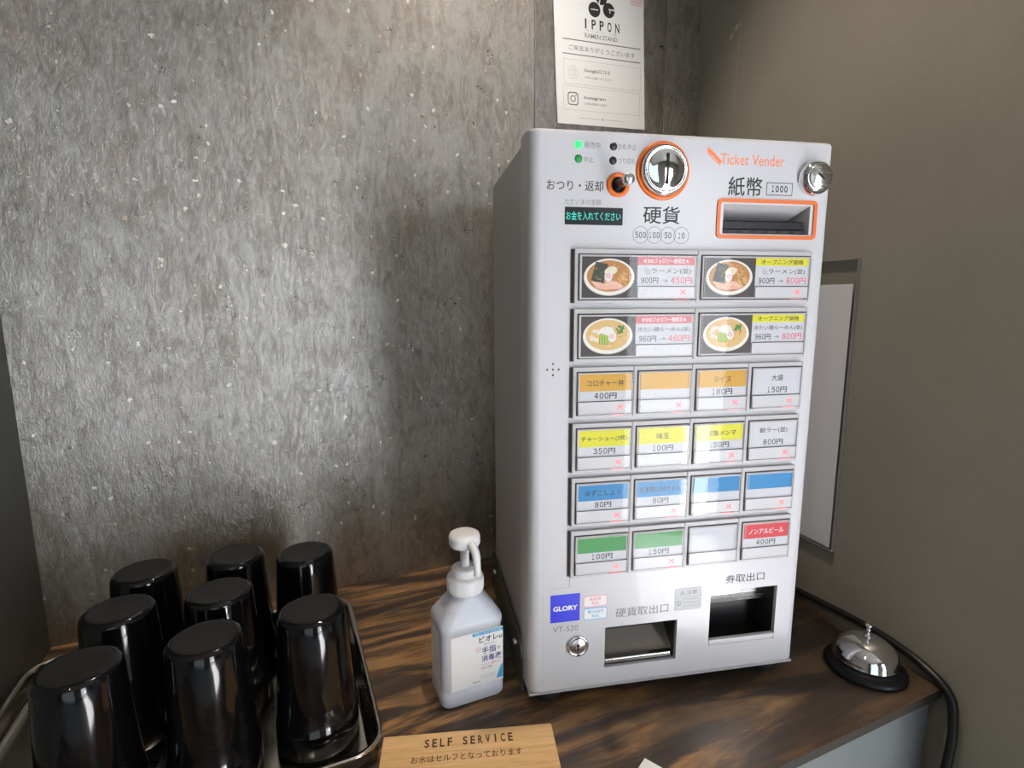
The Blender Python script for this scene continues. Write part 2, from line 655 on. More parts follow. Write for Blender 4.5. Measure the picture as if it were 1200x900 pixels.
def smooth_curve(ctrl, n=10):
    """Catmull-Rom through control points"""
    P = [Vector(p) for p in ctrl]
    P = [P[0] * 2 - P[1]] + P + [P[-1] * 2 - P[-2]]
    out = []
    for i in range(1, len(P) - 2):
        for k in range(n):
            t = k / n
            a, b, c, d = P[i - 1], P[i], P[i + 1], P[i + 2]
            out.append(0.5 * ((2 * b) + (c - a) * t + (2 * a - 5 * b + 4 * c - d) * t * t + (3 * b - a - 3 * c + d) * t ** 3))
    out.append(P[-2])
    return out


# ------------------------------------------------------------------ the room
WY = 0.3785             # back wall plane
LX = -0.565             # left return wall
RX0, RX1 = 0.545, 0.490  # right wall at the back corner / at the counter edge
EDGE = -0.173           # front edge of the counter
RDIR = Vector((RX1 - RX0, EDGE - WY, 0)).normalized()


def rx(y):
    return RX0 + (RX1 - RX0) * (WY - y) / (WY - EDGE)


b = MB()
b.box(-2.0, RX0 + 0.06, WY, WY + 0.08, FLOOR, CEIL, BOARD)
structure(b.build('wall_back'))

b = MB()
yf = -0.40
b.face([(rx(WY), WY, FLOOR), (rx(yf), yf, FLOOR), (rx(yf), yf, CEIL), (rx(WY), WY, CEIL)], RWALL)
b.face([(rx(WY) + .08, WY, FLOOR), (rx(yf) + .08, yf, FLOOR), (rx(yf) + .08, yf, CEIL), (rx(WY) + .08, WY, CEIL)][::-1], RWALL)
b.face([(rx(yf), yf, FLOOR), (rx(yf) + .08, yf, FLOOR), (rx(yf) + .08, yf, CEIL), (rx(yf), yf, CEIL)], RWALL)
structure(b.build('wall_right'))

b = MB()
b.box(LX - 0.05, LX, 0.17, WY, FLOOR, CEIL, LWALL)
structure(b.build('wall_left'))

b = MB()
b.box(-2.1, 2.2, REAR - 0.1, WY + 0.1, FLOOR - 0.05, FLOOR, FLOORP)
structure(b.build('floor'))
b = MB()
b.box(-2.1, 2.2, REAR - 0.1, WY + 0.1, CEIL, CEIL + 0.05, CEILP)
structure(b.build('ceiling'))

# shop front wall with its glazed openings
b = MB()
xs = [-2.0, PANES[0][0], PANES[0][1], PANES[1][0], PANES[1][1], 2.1]
for i in range(5):
    if i == 3:
        p = PANES[0] if i == 1 else PANES[1]
        b.box(xs[i], xs[i + 1], REAR - 0.05, REAR, FLOOR, p[2], ROOMP)
        b.box(xs[i], xs[i + 1], REAR - 0.05, REAR, p[3], CEIL, ROOMP)
    else:
        b.box(xs[i], xs[i + 1], REAR - 0.05, REAR, FLOOR, CEIL, ROOMP)
structure(b.build('wall_rear'))
FRAMEM = mat('dark_window_frame', (0.03, 0.03, 0.032), 0.4)
for k, p in enumerate(PANES):
    b = MB()
    b.frame(rrect(p[0], p[1], p[2], p[3], 0.001, 1), rrect(p[0] + .04, p[1] - .04, p[2] + .04, p[3] - .04, 0.001, 1), REAR + 0.015, FRAMEM, REAR + 0.0005)
    structure(b.build('window_%d' % (k + 1)))
b = MB()
b.box(-2.05, -2.0, REAR, WY, FLOOR, CEIL, ROOMP)
b.box(2.1, 2.15, REAR, WY, FLOOR, CEIL, ROOMP)
structure(b.build('wall_side'))


# ------------------------------------------------------------------ counter
counter = empty('counter', (0, 0, FLOOR))
tag(counter, 'dark stained plywood counter top with wavy orange grain carrying the ticket machine', 'counter')
dz = -FLOOR
b = MB()
xe = lambda y: rx(y) - 0.004
top = [(LX + .001, EDGE), (xe(EDGE), EDGE), (xe(WY), WY - .001), (LX + .001, WY - .001)]
t0, t1 = dz - 0.012, dz
n = len(top)
b.face([(x, y, t1) for x, y in top], PLY)
b.face([(x, y, t0) for x, y in reversed(top)], PLY)
for i in range(n):
    (xa, ya), (xb, yb) = top[i], top[(i + 1) % n]
    b.face([(xa, ya, t0), (xb, yb, t0), (xb, yb, t1), (xa, ya, t1)], PLYEDGE)
b.build('counter_top', counter)
b = MB()
b.box(LX, 0.475, EDGE + 0.006, EDGE + 0.03, 0.001, t0 - 0.0002, APRON)
o = b.build('front_panel', counter)
o['label'] = 'blue grey painted front panel'


# ------------------------------------------------------------------ ticket vending machine
YAW = math.radians(-13.3)
machine = empty('ticket_machine', (0, 0, 0.02), YAW)
tag(machine, 'white countertop meal ticket vending machine with rows of price buttons', 'ticket machine')
Wd, Hd, Dd = 348.0, 630.0, 45.0
MM = 0.001

# door: front skin with rounded edges and rectangular openings
holes = [(92, 183.5, 24.5, 76.5), (226, 316, 36, 107.5), (215, 320.5, 530.5, 561.5)]
rl, rt = 13.0, 5.0


def cuts(a, b, r, extra):
    s = {a, b}
    for k in range(9):
        t = r * (1 - math.cos(PI / 2 * k / 8))
        s |= {round(a + t, 4), round(b - t, 4)}
    s |= set(extra)
    return sorted(s)


def edge_drop(x, a, b, r):
    d = min(x - a, b - x)
    return 0.0 if d >= r else r - math.sqrt(max(r * r - (r - d) ** 2, 0))


cx = cuts(0, Wd, rl, [h for q in holes for h in q[:2]])
cz = cuts(0, Hd, rt, [h for q in holes for h in q[2:]])
fy = lambda x, z: edge_drop(x, 0, Wd, rl) + edge_drop(z, 0, Hd, rt)
b = MB(MM)
idx = {}
for i, x in enumerate(cx):
    for j, z in enumerate(cz):
        idx[i, j] = b.pt((x, min(fy(x, z), 20), z))
s = b.slot(WHITE)


def quad(q, smooth=True, m=WHITE):
    b.f.append(q)
    b.mi.append(b.slot(m))
    b.sm.append(smooth)


for i in range(len(cx) - 1):
    for j in range(len(cz) - 1):
        mx, mz = (cx[i] + cx[i + 1]) / 2, (cz[j] + cz[j + 1]) / 2
        if any(h[0] < mx < h[1] and h[2] < mz < h[3] for h in holes):
            continue
        quad([idx[i, j], idx[i + 1, j], idx[i + 1, j + 1], idx[i, j + 1]])
back = {}
for i, x in enumerate(cx):
    for j in (0, len(cz) - 1):
        back[i, j] = b.pt((x, Dd, cz[j]))
for j, z in enumerate(cz):
    for i in (0, len(cx) - 1):
        if (i, j) not in back:
            back[i, j] = b.pt((cx[i], Dd, z))
I, J = len(cx) - 1, len(cz) - 1
for i in range(I):
    quad([idx[i, 0], back[i, 0], back[i + 1, 0], idx[i + 1, 0]])
    quad([idx[i, J], idx[i + 1, J], back[i + 1, J], back[i, J]])
for j in range(J):
    quad([idx[0, j], idx[0, j + 1], back[0, j + 1], back[0, j]])
    quad([idx[I, j], back[I, j], back[I, j + 1], idx[I, j + 1]])
b.face([(0, Dd, 0), (0, Dd, Hd), (Wd, Dd, Hd), (Wd, Dd, 0)], WHITE)
for x0, x1, z0, z1 in holes:
    for q in ([(x0, 0, z0), (x0, 0, z1), (x0, 6, z1), (x0, 6, z0)], [(x1, 0, z1), (x1, 0, z0), (x1, 6, z0), (x1, 6, z1)],
              [(x0, 0, z1), (x1, 0, z1), (x1, 6, z1), (x0, 6, z1)], [(x1, 0, z0), (x0, 0, z0), (x0, 6, z0), (x1, 6, z0)]):
        b.face(q, WHITE)
# thin seam of the lower panel and the lower edge rail
Y = -0.12
pan = rrect(16.5, 360, -20, 132.5, 8, 6)
pts = [p for p in pan if p[0] < 40 or p[1] > 120]
arc = [(16.5, 12), (16.5, 124.5)] + [(24.5 - 8 * math.cos(a), 124.5 + 8 * math.sin(a)) for a in [PI / 2 * k / 6 for k in range(1, 7)]] + [(49, 132.5)]
b.stroke(arc, 0.45, Y, INKL)
b.line(16.5, 132, 16.5, 620, 0.2, Y, INKL)
b.rect(47.2, 47.8, 133, 147, Y, INKG)
# printed lettering of the front
b.text('おつり・返却', 18, 78, 570, 580.5, Y, INK, 0.006)
b.text('ただいまの金額', 37.3, 76, 556.4, 562.4, Y, INKG)
b.text('硬貨', 122.8, 164.4, 539, 557, Y, INK, .008)
for xc, t in ((120.6, '500'), (136.1, '100'), (151.7, '50'), (167.1, '10')):
    b.frame(ell(xc, 527.3, 8.9, 8.9), ell(xc, 527.3, 8.3, 8.3), Y, INKG)
    for k, ch in enumerate(t):
        b.textc(chr(ord(ch) + 0xFEE0), xc + (k - (len(t) - 1) / 2) * 4.4, 527.3, 1.9 if ch == '1' else 3.4, 6.4, Y, INK, 0.012)
b.text('紙幣', 219, 259.6, 570, 590, Y, INK, 0.01)
b.frame(rrect(264.6, 296.5, 571.8, 585.4, .3, 1), rrect(265.4, 295.7, 572.6, 584.6, .3, 1), Y, INK)
for k, ch in enumerate('１０００'):
    b.textc(ch, 272.6 + k * 5.3, 578.7, 2.6 if k == 0 else 4.0, 7.2, Y, INK, 0.035)
b.text('Ticket Vender', 208, 284.6, 602.0, 613.0, Y, INKO)
for k, d in enumerate((0, 4.2)):
    b.poly([(193.0 + d, 612.5 - d * 0.7), (203.5 + d, 603.6 - d * .7), (206.0 + d, 608.0 - d * .7), (192.8 + d, 619.5 - d * .7)], Y - .01 * k, INKO)
    b.line(194 + d, 613.4 - d * .7, 204.5 + d, 604.6 - d * .7, 0.5, Y - .03, WHITE)
for t, x0, x1, z in (('発売中', 57, 74, 615), ('お札中止', 93.3, 113, 615), ('中止', 56.7, 67.2, 601), ('つり切れ', 93.3, 112.5, 601)):
    b.text(t, x0, x1, z - 3.0, z + 3.0, Y, INKG)
b.text('硬貨取出口', 104.4, 171.2, 87.8, 99.6, Y, INKG, 0.004)
b.text('券取出口', 244.4, 297, 116.8, 127.8, Y, INK, 0.004)
b.text('VT-S20', 28.3, 58.7, 77.6, 84.4, Y, INKG)
for dx, dzz in ((0, 0), (-6.3, 0), (6.3, 0), (0, 6), (0, -6)):
    b.poly(ell(26 + dx, 385.7 + dzz, 1.15, 1.15, 14), Y, INK)
b.build('front_door', machine, weighted=True)

b = MB(MM)
b.box(1.2, Wd - 1.2, 3.5, Dd + 10, -3.2, -0.3, GREYP)
b.build('bottom_rail', machine)

# cabinet body behind the door
b = MB(MM)
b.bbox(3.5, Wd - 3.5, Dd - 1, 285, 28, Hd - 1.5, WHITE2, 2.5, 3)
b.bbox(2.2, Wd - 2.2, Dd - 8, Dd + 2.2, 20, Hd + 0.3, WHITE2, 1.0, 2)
b.box(12, Wd - 12, Dd + 1, 280, 1, 30, BLACK)
b.build('cabinet_body', machine)

for fx, fyy in ((28, 26), (Wd - 26, 26), (28, 255), (Wd - 26, 255)):
    b = MB(MM)
    b.lathe([(0, -20), (15, -20), (17, -17), (17, -6), (15, -3.3), (0, -3.3)], (fx, fyy, 0), RUBBER, seg=24)
    b.build('foot', machine)

# mounting bracket along the left side of the foot
b = MB(MM)
prof = [(34, -19.8), (285, -19.8), (285, 42), (60, 42), (34, 24)]
for x, flip in ((-2.0, True), (1.0, False)):
    q = [(x, y, z) for y, z in prof]
    b.face(q[::-1] if not flip else q, BRACKET)
for i in range(len(prof)):
    (ya, za), (yb, zb) = prof[i], prof[(i + 1) % len(prof)]
    b.face([(-2, ya, za), (-2, yb, zb), (1, yb, zb), (1, ya, za)][::-1], BRACKET)
b.box(-24, -2, 95, 230, -19.8, -17.6, BRACKET)
b.lathe([(0, 1.0), (3.2, 1.0), (3.2, 0), (4.5, 0)], (-13, 118, -17.6), GAP, seg=16)
b.build('mounting_bracket', machine)
for yy, zz in ((72, 22), (255, 22)):
    b = MB(MM, Matrix.Translation((-0.002, yy * MM, zz * MM)) @ Matrix.Rotation(-PI / 2, 4, 'Z'))
    b.lathe([(4.6, 0), (4.6, 2.6), (3.6, 4.0), (0, 4.4)], (0, 0, 0), STEEL, axis='y', seg=18)
    b.build('screw', machine)

# status lamps
for x, z, m, lab in ((51.1, 615, LED_ON, 'bright green lit lamp'), (51, 601.3, LED_DIM, 'dim green lamp'), (88.2, 614.8, LED_OFF, 'black unlit lamp'), (88, 601, LED_OFF, 'black unlit lamp')):
    b = MB(MM)
    b.lathe([(4.1, 0), (4.0, 0.5), (2.4, 1.1), (0, 1.3)], (x, 0, z), m, axis='y', seg=20)
    o = b.build('status_lamp', machine)
    o['label'] = lab

# display
b = MB(MM)
b.bbox(37.4, 100, -0.8, 2, 536.5, 554, BLACK, 0.4, 1)
b.text('お金を入れてください', 38.5, 97.5, 541, 549.6, -0.95, DISP, 0.004)
b.build('display', machine)

# coin slot
b = MB(MM)
b.lathe([(29.6, 0), (29.6, 1.4), (28.6, 2.2), (25.6, 2.2), (25.6, 0.5)], (143, 0, 592.6), ORANGE, axis='y', seg=56)
cs = b.build('coin_slot', machine)
b = MB(MM)
b.lathe([(25.4, 0.4), (25.4, 6), (24.2, 8.6), (22.5, 9.2), (21.6, 8.6), (20.5, 8.4), (16, 10.6), (9, 12.0), (0, 12.3)], (143, 0, 592.6), CHROME, axis='y', seg=56)
b.build('coin_guide', cs)
b = MB(MM)
b.bbox(141.6, 144.4, -13.0, -6, 577, 608, BLACK, 0.5, 1)
b.build('slit', cs)

# return lever
b = MB(MM)
b.lathe([(12.4, 0), (12.4, 1.4), (11.6, 2.0), (8.0, 2.0), (7.4, 0.3), (0, 0.2)], (94, 0, 577), ORANGE, axis='y', seg=36, mfun=lambda i: ORANGE if i < 3 else BLACK)
lv = b.build('return_lever', machine)
b = MB(MM)
b.lathe([(4.4, 0.2), (4.4, 22), (5.6, 25), (5.8, 29), (5.2, 31.6), (3.6, 32.6), (0, 32.8)], (94, 0, 577), STEEL, axis='y', seg=28)
b.build('peg', lv)

# locks
b = MB(MM)
b.lathe([(19.2, 0), (19.0, 3), (17.6, 7), (15.4, 10.5), (14.6, 11.0), (14.2, 10.6), (13.8, 11.6), (12.8, 12.6), (0, 12.9)], (321.5, 0, 590.8), CHROME, axis='y', seg=44,
        mfun=lambda i: CHROME if i < 5 else STEEL)
lk = b.build('lock', machine)
b = MB(MM, Matrix.Translation((.3215, -0.0131, .5908)) @ Matrix.Rotation(math.radians(35), 4, 'Y'))
b.bbox(-5.2, 5.2, -0.3, 0.5, -1.1, 1.1, BLACK, 0.3, 1)
b.build('keyhole', lk)
b = MB(MM)
b.lathe([(13.2, 0), (13.2, 2.2), (12.2, 3.2), (10.2, 3.2), (9.8, 2.6), (9.2, 2.9), (0, 3.4)], (58.3, 0, 58), CHROME, axis='y', seg=40, mfun=lambda i: CHROME if i < 4 else STEEL)
lk = b.build('lock', machine)
b = MB(MM)
b.poly(ell(58.3, 59.5, 1.9, 1.9, 14), -3.55, BLACK)
b.rect(57.4, 59.2, 53.4, 60, -3.56, BLACK)
b.build('keyhole', lk)

# bill inlet
b = MB(MM)
b.frame(rrect(207.2, 328.8, 525, 567.2, 5.5), rrect(211.2, 324.8, 529, 563.2, 3.0), -1.3, ORANGE, 0)
bi = b.build('bill_inlet', machine)
b = MB(MM)
x0, x1, z0, z1 = 215, 320.5, 530.5, 561.5
D = 26.0
b.face([(x0, 0.5, z1), (x1, 0.5, z1), (x1 - 6, D, z1 - 13), (x0 + 3, D, z1 - 13)], GREYP)
b.face([(x0, .5, z0), (x0, .5, z1), (x0 + 3, D, z1 - 13), (x0 + 3, D, z0)], GREYP)
b.face([(x1, .5, z1), (x1, .5, z0), (x1 - 6, D, z0), (x1 - 6, D, z1 - 13)], GREYP)
b.face([(x0, .5, z0), (x0 + 3, D, z0), (x1 - 6, D, z0), (x1, .5, z0)], BLACK)
b.face([(x0 + 3, D, z0), (x1 - 6, D, z0), (x1 - 6, D, z1 - 13), (x0 + 3, D, z1 - 13)], GAP)
b.build('recess', bi)
b = MB(MM)
b.bbox(x0 + 1.5, x1 - 5, 3.5, D, z0 + 5.5, z0 + 14.5, BLACK, 1.2, 2)
b.box(x0 + .2, x1 - 3, 1.8, D, z0 + .2, z0 + 4.6, BLACK)
for k in range(6):
    xx = x0 + 8 + k * 16
    b.box(xx, xx + 9, 1.2, 2.2, z0 + 1.4, z0 + 3.4, GAP)
b.build('bill_mouth', bi)

# coin return cup
INNER = mat('dark_cup_plastic', (0.022, 0.020, 0.020), 0.35)
INNERF = mat('brown_grey_cup_floor', (0.20, 0.17, 0.15), 0.4)


def recess(name, x0, x1, z0, z1, D, mtop, mside, mback, mfloor):
    q = MB(MM)
    q.face([(x0, 5, z1), (x1, 5, z1), (x1, D, z1), (x0, D, z1)], mtop)
    q.face([(x0, 5, z0), (x0, 5, z1), (x0, D, z1), (x0, D, z0)], mside)
    q.face([(x1, 5, z1), (x1, 5, z0), (x1, D, z0), (x1, D, z1)], mside)
    q.face([(x0, D, z0), (x1, D, z0), (x1, D, z1), (x0, D, z1)], mback)
    q.face([(x0, 5, z0), (x0, D, z0), (x1, D, z0), (x1, 5, z0)], mfloor)
    return q


b = recess('coin_return', 92, 183.5, 24.5, 76.5, 36, INNER, INNER, INNER, INNERF)
b.face([(92, 35.5, 50), (183.5, 35.5, 50), (183.5, 12, 31), (92, 12, 31)][::-1], INNERF)
cr = b.build('coin_return', machine)
b = MB(MM)
b.bbox(92.4, 178.5, 2.0, 10, 27.5, 33.8, STEEL, 1.6, 3)
b.box(92.2, 183.3, 6.5, 9, 24.6, 27.5, BLACK)
b.build('lip', cr)

b = recess('ticket_outlet', 226, 316, 36, 107.5, 36, BLACK, INNER, BLACK, BLACK)
tk = b.build('ticket_outlet', machine)
b = MB(MM)
b.face([(226.2, 8, 107), (315.8, 8, 107), (315.8, 26, 86), (226.2, 26, 86)][::-1], STEEL)
b.face([(226.2, 26, 86), (315.8, 26, 86), (315.8, 20, 80), (226.2, 20, 80)][::-1], STEEL)
b.build('guide_plate', tk)
b = MB(MM)
b.bbox(226.3, 315.7, -0.8, 5.5, 36.2, 43.4, WHITE, 1.6, 3)
b.build('lip', tk)

# badge and stickers
b = MB(MM)
b.bbox(25.2, 60.4, -0.5, 0.3, 90.1, 124.2, BADGE, 0.15, 1)
b.text('GLORY', 28.3, 57.6, 104.2, 110.4, -0.6, PAPER, 0.035)
b.build('maker_badge', machine)
for x0, x1, z0, z1, m, lines in ((64.6, 93.8, 105, 119.5, INKP, ('新紙幣', '対応')), (64.9, 94.1, 88.8, 103.8, INKC, ('新500円', '対応'))):
    b = MB(MM)
    b.plate(rrect(x0, x1, z0, z1, 3.2), -0.15, 0.1, PAPER)
    b.frame(rrect(x0, x1, z0, z1, 3.2), rrect(x0 + .9, x1 - .9, z0 + .9, z1 - .9, 2.4), -0.22, m)
    b.textc(lines[0], (x0 + x1) / 2, z1 - 4.7, 19 if len(lines[0]) > 3 else 14.5, 4.4, -0.22, m, 0.01)
    b.textc(lines[1], (x0 + x1) / 2, z0 + 4.5, 9.5, 4.4, -0.22, m, 0.01)
    b.build('sticker', machine)
b = MB(MM)
b.plate(rrect(179, 213.6, 88, 116.8, 2), -0.12, 0.1, CARD)
b.frame(rrect(179, 213.6, 88, 116.8, 2), rrect(179.5, 213.1, 88.5, 116.3, 1.7), -0.2, INKL)
b.line(179.2, 105.6, 213.4, 105.6, 0.4, -0.2, INKL)
b.stroke([(186, 108.6), (188.6, 113.2), (191.2, 108.6), (186, 108.6)], 0.5, -0.2, INKG)
b.rect(188.35, 188.85, 110, 111.8, -0.2, INKG)
b.text('注意', 194.4, 207.6, 108.4, 113.2, -0.2, INKG)
b.frame(ell(184.3, 97.5, 3.2, 3.2, 24), ell(184.3, 97.5, 2.6, 2.6, 24), -0.2, INKG)
b.line(182.2, 99.6, 186.4, 95.4, 0.6, -0.2, INKG)
random.seed(3)
for r, z in enumerate((102.0, 97.5, 93.0)):
    x = 189.5
    while x < 210.5:
        w = random.uniform(0.9, 1.7)
        b.rect(x, x + w * .25, z - 1, z + 1, -0.2, INKL)
        b.rect(x, x + w, z + .2, z + .6, -0.21, INKL)
        b.rect(x + w * .6, x + w * .75, z - 1.1, z + .9, -0.22, INKL)
        x += w + 0.5
o = b.build('sticker', machine)
o['label'] = 'grey outlined caution sticker'

# button rows
ROWTOP = [512.0, 450.0, 388.0, 326.0, 264.0, 202.0]
CELLS4 = [(47.0, 116.0), (116.0, 185.0), (185.0, 254.0), (254.0, 323.0)]
CELLS2 = [(47.0, 185.0), (185.0, 323.0)]
YM = -5.0
for r, zt in enumerate(ROWTOP):
    b = MB(MM)
    b.box(44.2, 60, -0.5, 1, zt - 56.0, zt - .3, GAPL)
    b.box(46.8, 323.2, -4.6, 0, zt - 55.6, zt - .4, GAPL)
    for u0, u1 in (CELLS2 if r < 2 else CELLS4):
        b.bbox(u0 + .3, u1 - .3, YM, -0.6, zt - 56.2, zt, GREYP, 0.8, 2)
    b.build('button_row', machine)

BOWL = mat('print_bowl_white', (0.80, 0.76, 0.70), 0.5)
BOWLS = mat('print_bowl_shade', (0.52, 0.46, 0.40), 0.5)
DARKBG = mat('print_dark_table', (0.040, 0.030, 0.028), 0.5)
SOUP1 = mat('print_broth_amber', (0.46, 0.20, 0.05), 0.5)
SOUP2 = mat('print_broth_pale', (0.66, 0.43, 0.16), 0.5)
NOOD = mat('print_noodle', (0.74, 0.46, 0.17), 0.5)
NOOD2 = mat('print_noodle_dark', (0.50, 0.24, 0.06), 0.5)
NORI = mat('print_seaweed', (0.030, 0.036, 0.022), 0.5)
PORK = mat('print_pork', (0.76, 0.42, 0.32), 0.5)
PORK2 = mat('print_pork_pale', (0.80, 0.62, 0.47), 0.5)
LEEK = mat('print_leek', (0.78, 0.72, 0.52), 0.5)
CUKE = mat('print_cucumber', (0.40, 0.50, 0.08), 0.5)
CUKE2 = mat('print_cucumber_edge', (0.10, 0.24, 0.03), 0.5)
HERB = mat('print_greens', (0.06, 0.18, 0.03), 0.5)


def bowl_print(b, u0, u1, z0, z1, y, kind, rs):
    """the photo of a noodle bowl printed on a menu card"""
    rnd = random.Random(rs)
    b.rect(u0, u1, z0, z1, y, DARKBG)
    cx_, cz_ = (u0 + u1) / 2 - 0.3, (z0 + z1) / 2
    rx_, rz_ = (u1 - u0) * 0.455, (z1 - z0) * 0.455
    step = [0]

    def yy():
        step[0] += 1
        return y - 0.004 * step[0]
    b.poly(ell(cx_, cz_, rx_, rz_, 48), yy(), BOWLS)
    b.poly(ell(cx_, cz_ + .25, rx_ * .985, rz_ * .97, 48), yy(), BOWL)
    b.poly(ell(cx_, cz_ + 1.2, rx_ * .88, rz_ * .84, 48), yy(), SOUP1 if kind == 0 else SOUP2)
    for k in range(60):
        a = rnd.uniform(0, 2 * PI)
        t = math.sqrt(rnd.random()) * 0.80
        px, pz = cx_ + rx_ * .86 * t * math.cos(a), cz_ + 1.2 + rz_ * .82 * t * math.sin(a)
        L = rnd.uniform(2, 5)
        d = rnd.uniform(-0.9, 0.9) + (0.9 if px > cx_ + 5 else 0)
        arcp = [(px + L * (q - 1) * .5 * math.cos(d), pz + L * (q - 1) * .3 * math.sin(d) + (0.5 if q == 1 else 0)) for q in range(3)]
        if all(((p[0] - cx_) / (rx_ * .87)) ** 2 + ((p[1] - cz_ - 1.2) / (rz_ * .83)) ** 2 < 1 for p in arcp):
            b.stroke(arcp, rnd.uniform(.35, .7), yy(), rnd.choice((NOOD, NOOD, NOOD2, SOUP1, LEEK if kind else NOOD)))
    if kind == 0:
        b.poly([(cx_ - 20, cz_ - 3), (cx_ - 7, cz_ - 8), (cx_ - 1.5, cz_ + 13.5), (cx_ - 15, cz_ + 16.0)], yy(), NORI)
        for k in range(14):
            b.poly(ell(cx_ - 11 + rnd.uniform(-5, 5), cz_ + 3 + rnd.uniform(-7, 7), .6, .9, 8), yy(), HERB if k % 3 else SOUP1)
        b.poly(ell(cx_ + 1.5, cz_ + 6.5, 7.2, 4.4, 24, 0.3), yy(), LEEK)
        for k in range(12):
            px, pz = cx_ + 1.5 + rnd.uniform(-5, 6), cz_ + 7 + rnd.uniform(-3, 3.4)
            b.stroke([(px, pz), (px + rnd.uniform(-3, 3), pz + rnd.uniform(-1, 1.6))], .5, yy(), rnd.choice((BOWL, LEEK, NOOD2)))
        b.poly([(cx_ - 20, cz_ - 4), (cx_ - 14, cz_ - 11.5), (cx_ - 3, cz_ - 13.5), (cx_ - 1, cz_ - 10), (cx_ - 9, cz_ - 5.5)], yy(), PORK)
        b.poly([(cx_ - 7, cz_ - 8), (cx_ - 2, cz_ - 13), (cx_ + 13, cz_ - 12.0), (cx_ + 17, cz_ - 9), (cx_ + 8, cz_ - 4), (cx_ - 2, cz_ - 3)], yy(), PORK)
        b.stroke([(cx_ - 5, cz_ - 8), (cx_ + 4, cz_ - 6.5), (cx_ + 13, cz_ - 8.8)], .8, yy(), PORK2)
        b.stroke([(cx_ - 18, cz_ - 5), (cx_ - 11, cz_ - 8)], .7, yy(), PORK2)
        for k in range(10):
            px, pz = cx_ + 10 + rnd.uniform(-2, 8), cz_ + 1 + rnd.uniform(-7, 9)
            b.stroke([(px, pz), (px + 4.5, pz - 4)], 1.1, yy(), rnd.choice((NOOD, NOOD2, SOUP2)))
        ncx, ncz = cx_ - 1.0, cz_ + 1.0
    else:
        for k in range(9):
            px, pz = cx_ - 15 + rnd.uniform(-5, 5), cz_ + rnd.uniform(-6, 8)
            w = rnd.uniform(2.4, 3.6)
            b.poly([(px - w, pz - 1), (px, pz - 2.2), (px + w, pz + .6), (px - .6, pz + 2)], yy(), rnd.choice((PORK2, BOWL, PORK2)))
        b.poly(ell(cx_ - 1.5, cz_ + 5, 8.2, 5.6, 24), yy(), BOWL)
        for k in range(14):
            px, pz = cx_ - 1 + rnd.uniform(-6, 6), cz_ + 6 + rnd.uniform(-3.5, 4)
            b.stroke([(px, pz), (px + rnd.uniform(-2.5, 2.5), pz + rnd.uniform(-1, 1.5))], .5, yy(), rnd.choice((PAPER, LEEK)))
        for k in range(4):
            b.poly(ell(cx_ - 8 + k * 2.7, cz_ - 2.5 - k * 0.5, 1.9, 6.0 - .3 * k, 20, -0.12), yy(), CUKE2)
            b.poly(ell(cx_ - 7.7 + k * 2.7, cz_ - 2.5 - k * .5, 1.45, 5.5 - .3 * k, 20, -0.12), yy(), CUKE)
        for k in range(16):
            b.poly(ell(cx_ + 13.5 + rnd.uniform(-4, 4), cz_ + 7 + rnd.uniform(-3.4, 3.6), 1.6, 1.1, 8, rnd.uniform(0, 3)), yy(), rnd.choice((HERB, HERB, CUKE2)))
        ncx, ncz = cx_ + 4.8, cz_ - 0.5
    b.poly(ell(ncx, ncz, 4.4, 5.6, 28, -.15), yy(), BOWL)
    sw = [(ncx + (0.5 + .27 * t) * math.cos(t * 1.15 + .4), ncz + (0.6 + .34 * t) * math.sin(t * 1.15 + .4)) for t in [k * .45 for k in range(19)]]
    b.stroke(sw, 0.8, yy(), INKP)


def button_common(u0, u1, zt):
    """frame of one selection button; returns (object, x0, x1, z0, z1)"""
    x0, x1, z1, z0 = u0 + 4.6, u1 - 1.8, zt - 5.6, zt - 52.6
    b = MB(MM)
    b.rect(x0 - .7, x1 + .7, z0 - .7, z1 + .7, YM - .06, GAP)
    b.bbox(x0 + .6, x1 - .6, -6.3, YM + 1, z0 + .6, z1 - .6, GREYP, .3, 1)
    o = b.build('selection_button', machine)
    c = MB(MM)
    yb, yf_ = YM - .08, -10.2
    fx0, fx1, fz0, fz1 = x0 + 1.3, x1 - .8, z0 + .8, z1 - 1.0
    c.box(fx0, fx1, yf_, yf_ + .02, fz0, fz1, CLEAR, skip='kbtlr')
    A = [(x0, yb, z0), (x1, yb, z0), (x1, yb, z1), (x0, yb, z1)]
    B = [(fx0, yf_, fz0), (fx1, yf_, fz0), (fx1, yf_, fz1), (fx0, yf_, fz1)]
    for k in range(4):
        j = (k + 1) % 4
        c.face([A[k], A[j], B[j], B[k]], CLEAR)
    # moulded rim of the cap
    c.frame([(p[0], p[2]) for p in B], [(fx0 + .5, fz0 + .5), (fx1 - .5, fz0 + .5), (fx1 - .5, fz1 - .5), (fx0 + .5, fz1 - .5)], yf_ - .03, GREYP)
    c.build('clear_cover', o)
    return o, x0, x1, z0, z1


def sold_out(o, x0, x1, z0, z1, lit):
    b = MB(MM)
    b.rect(x0, x1, z1 + .05, z1 + .75, -7.35, GAP)
    b.bbox(x0, x1, -7.6, -6.3, z0, z1, STRIP, .25, 1)
    if lit:
        xc, zc, k = x1 - 13.5, (z0 + z1) / 2 + .2, 3.3
        m = LAMPX
        for s_ in (1, -1):
            b.line(xc - k, zc - k * .8 * s_, xc + k, zc + k * .8 * s_, 1.5, -7.7 - .02 * s_, m)
    w = b.build('sold_out_window', o)
    if lit:
        b = MB(MM)
        b.bbox(x1 - 22, x1 - 6, -7.9, -6.6, z0 - 1.5, z0 - .5, LAMPX2, .2, 1)  # emissive strip standing in for the red glow along the cap's lower edge
        b.build('sold_out_glow', o)


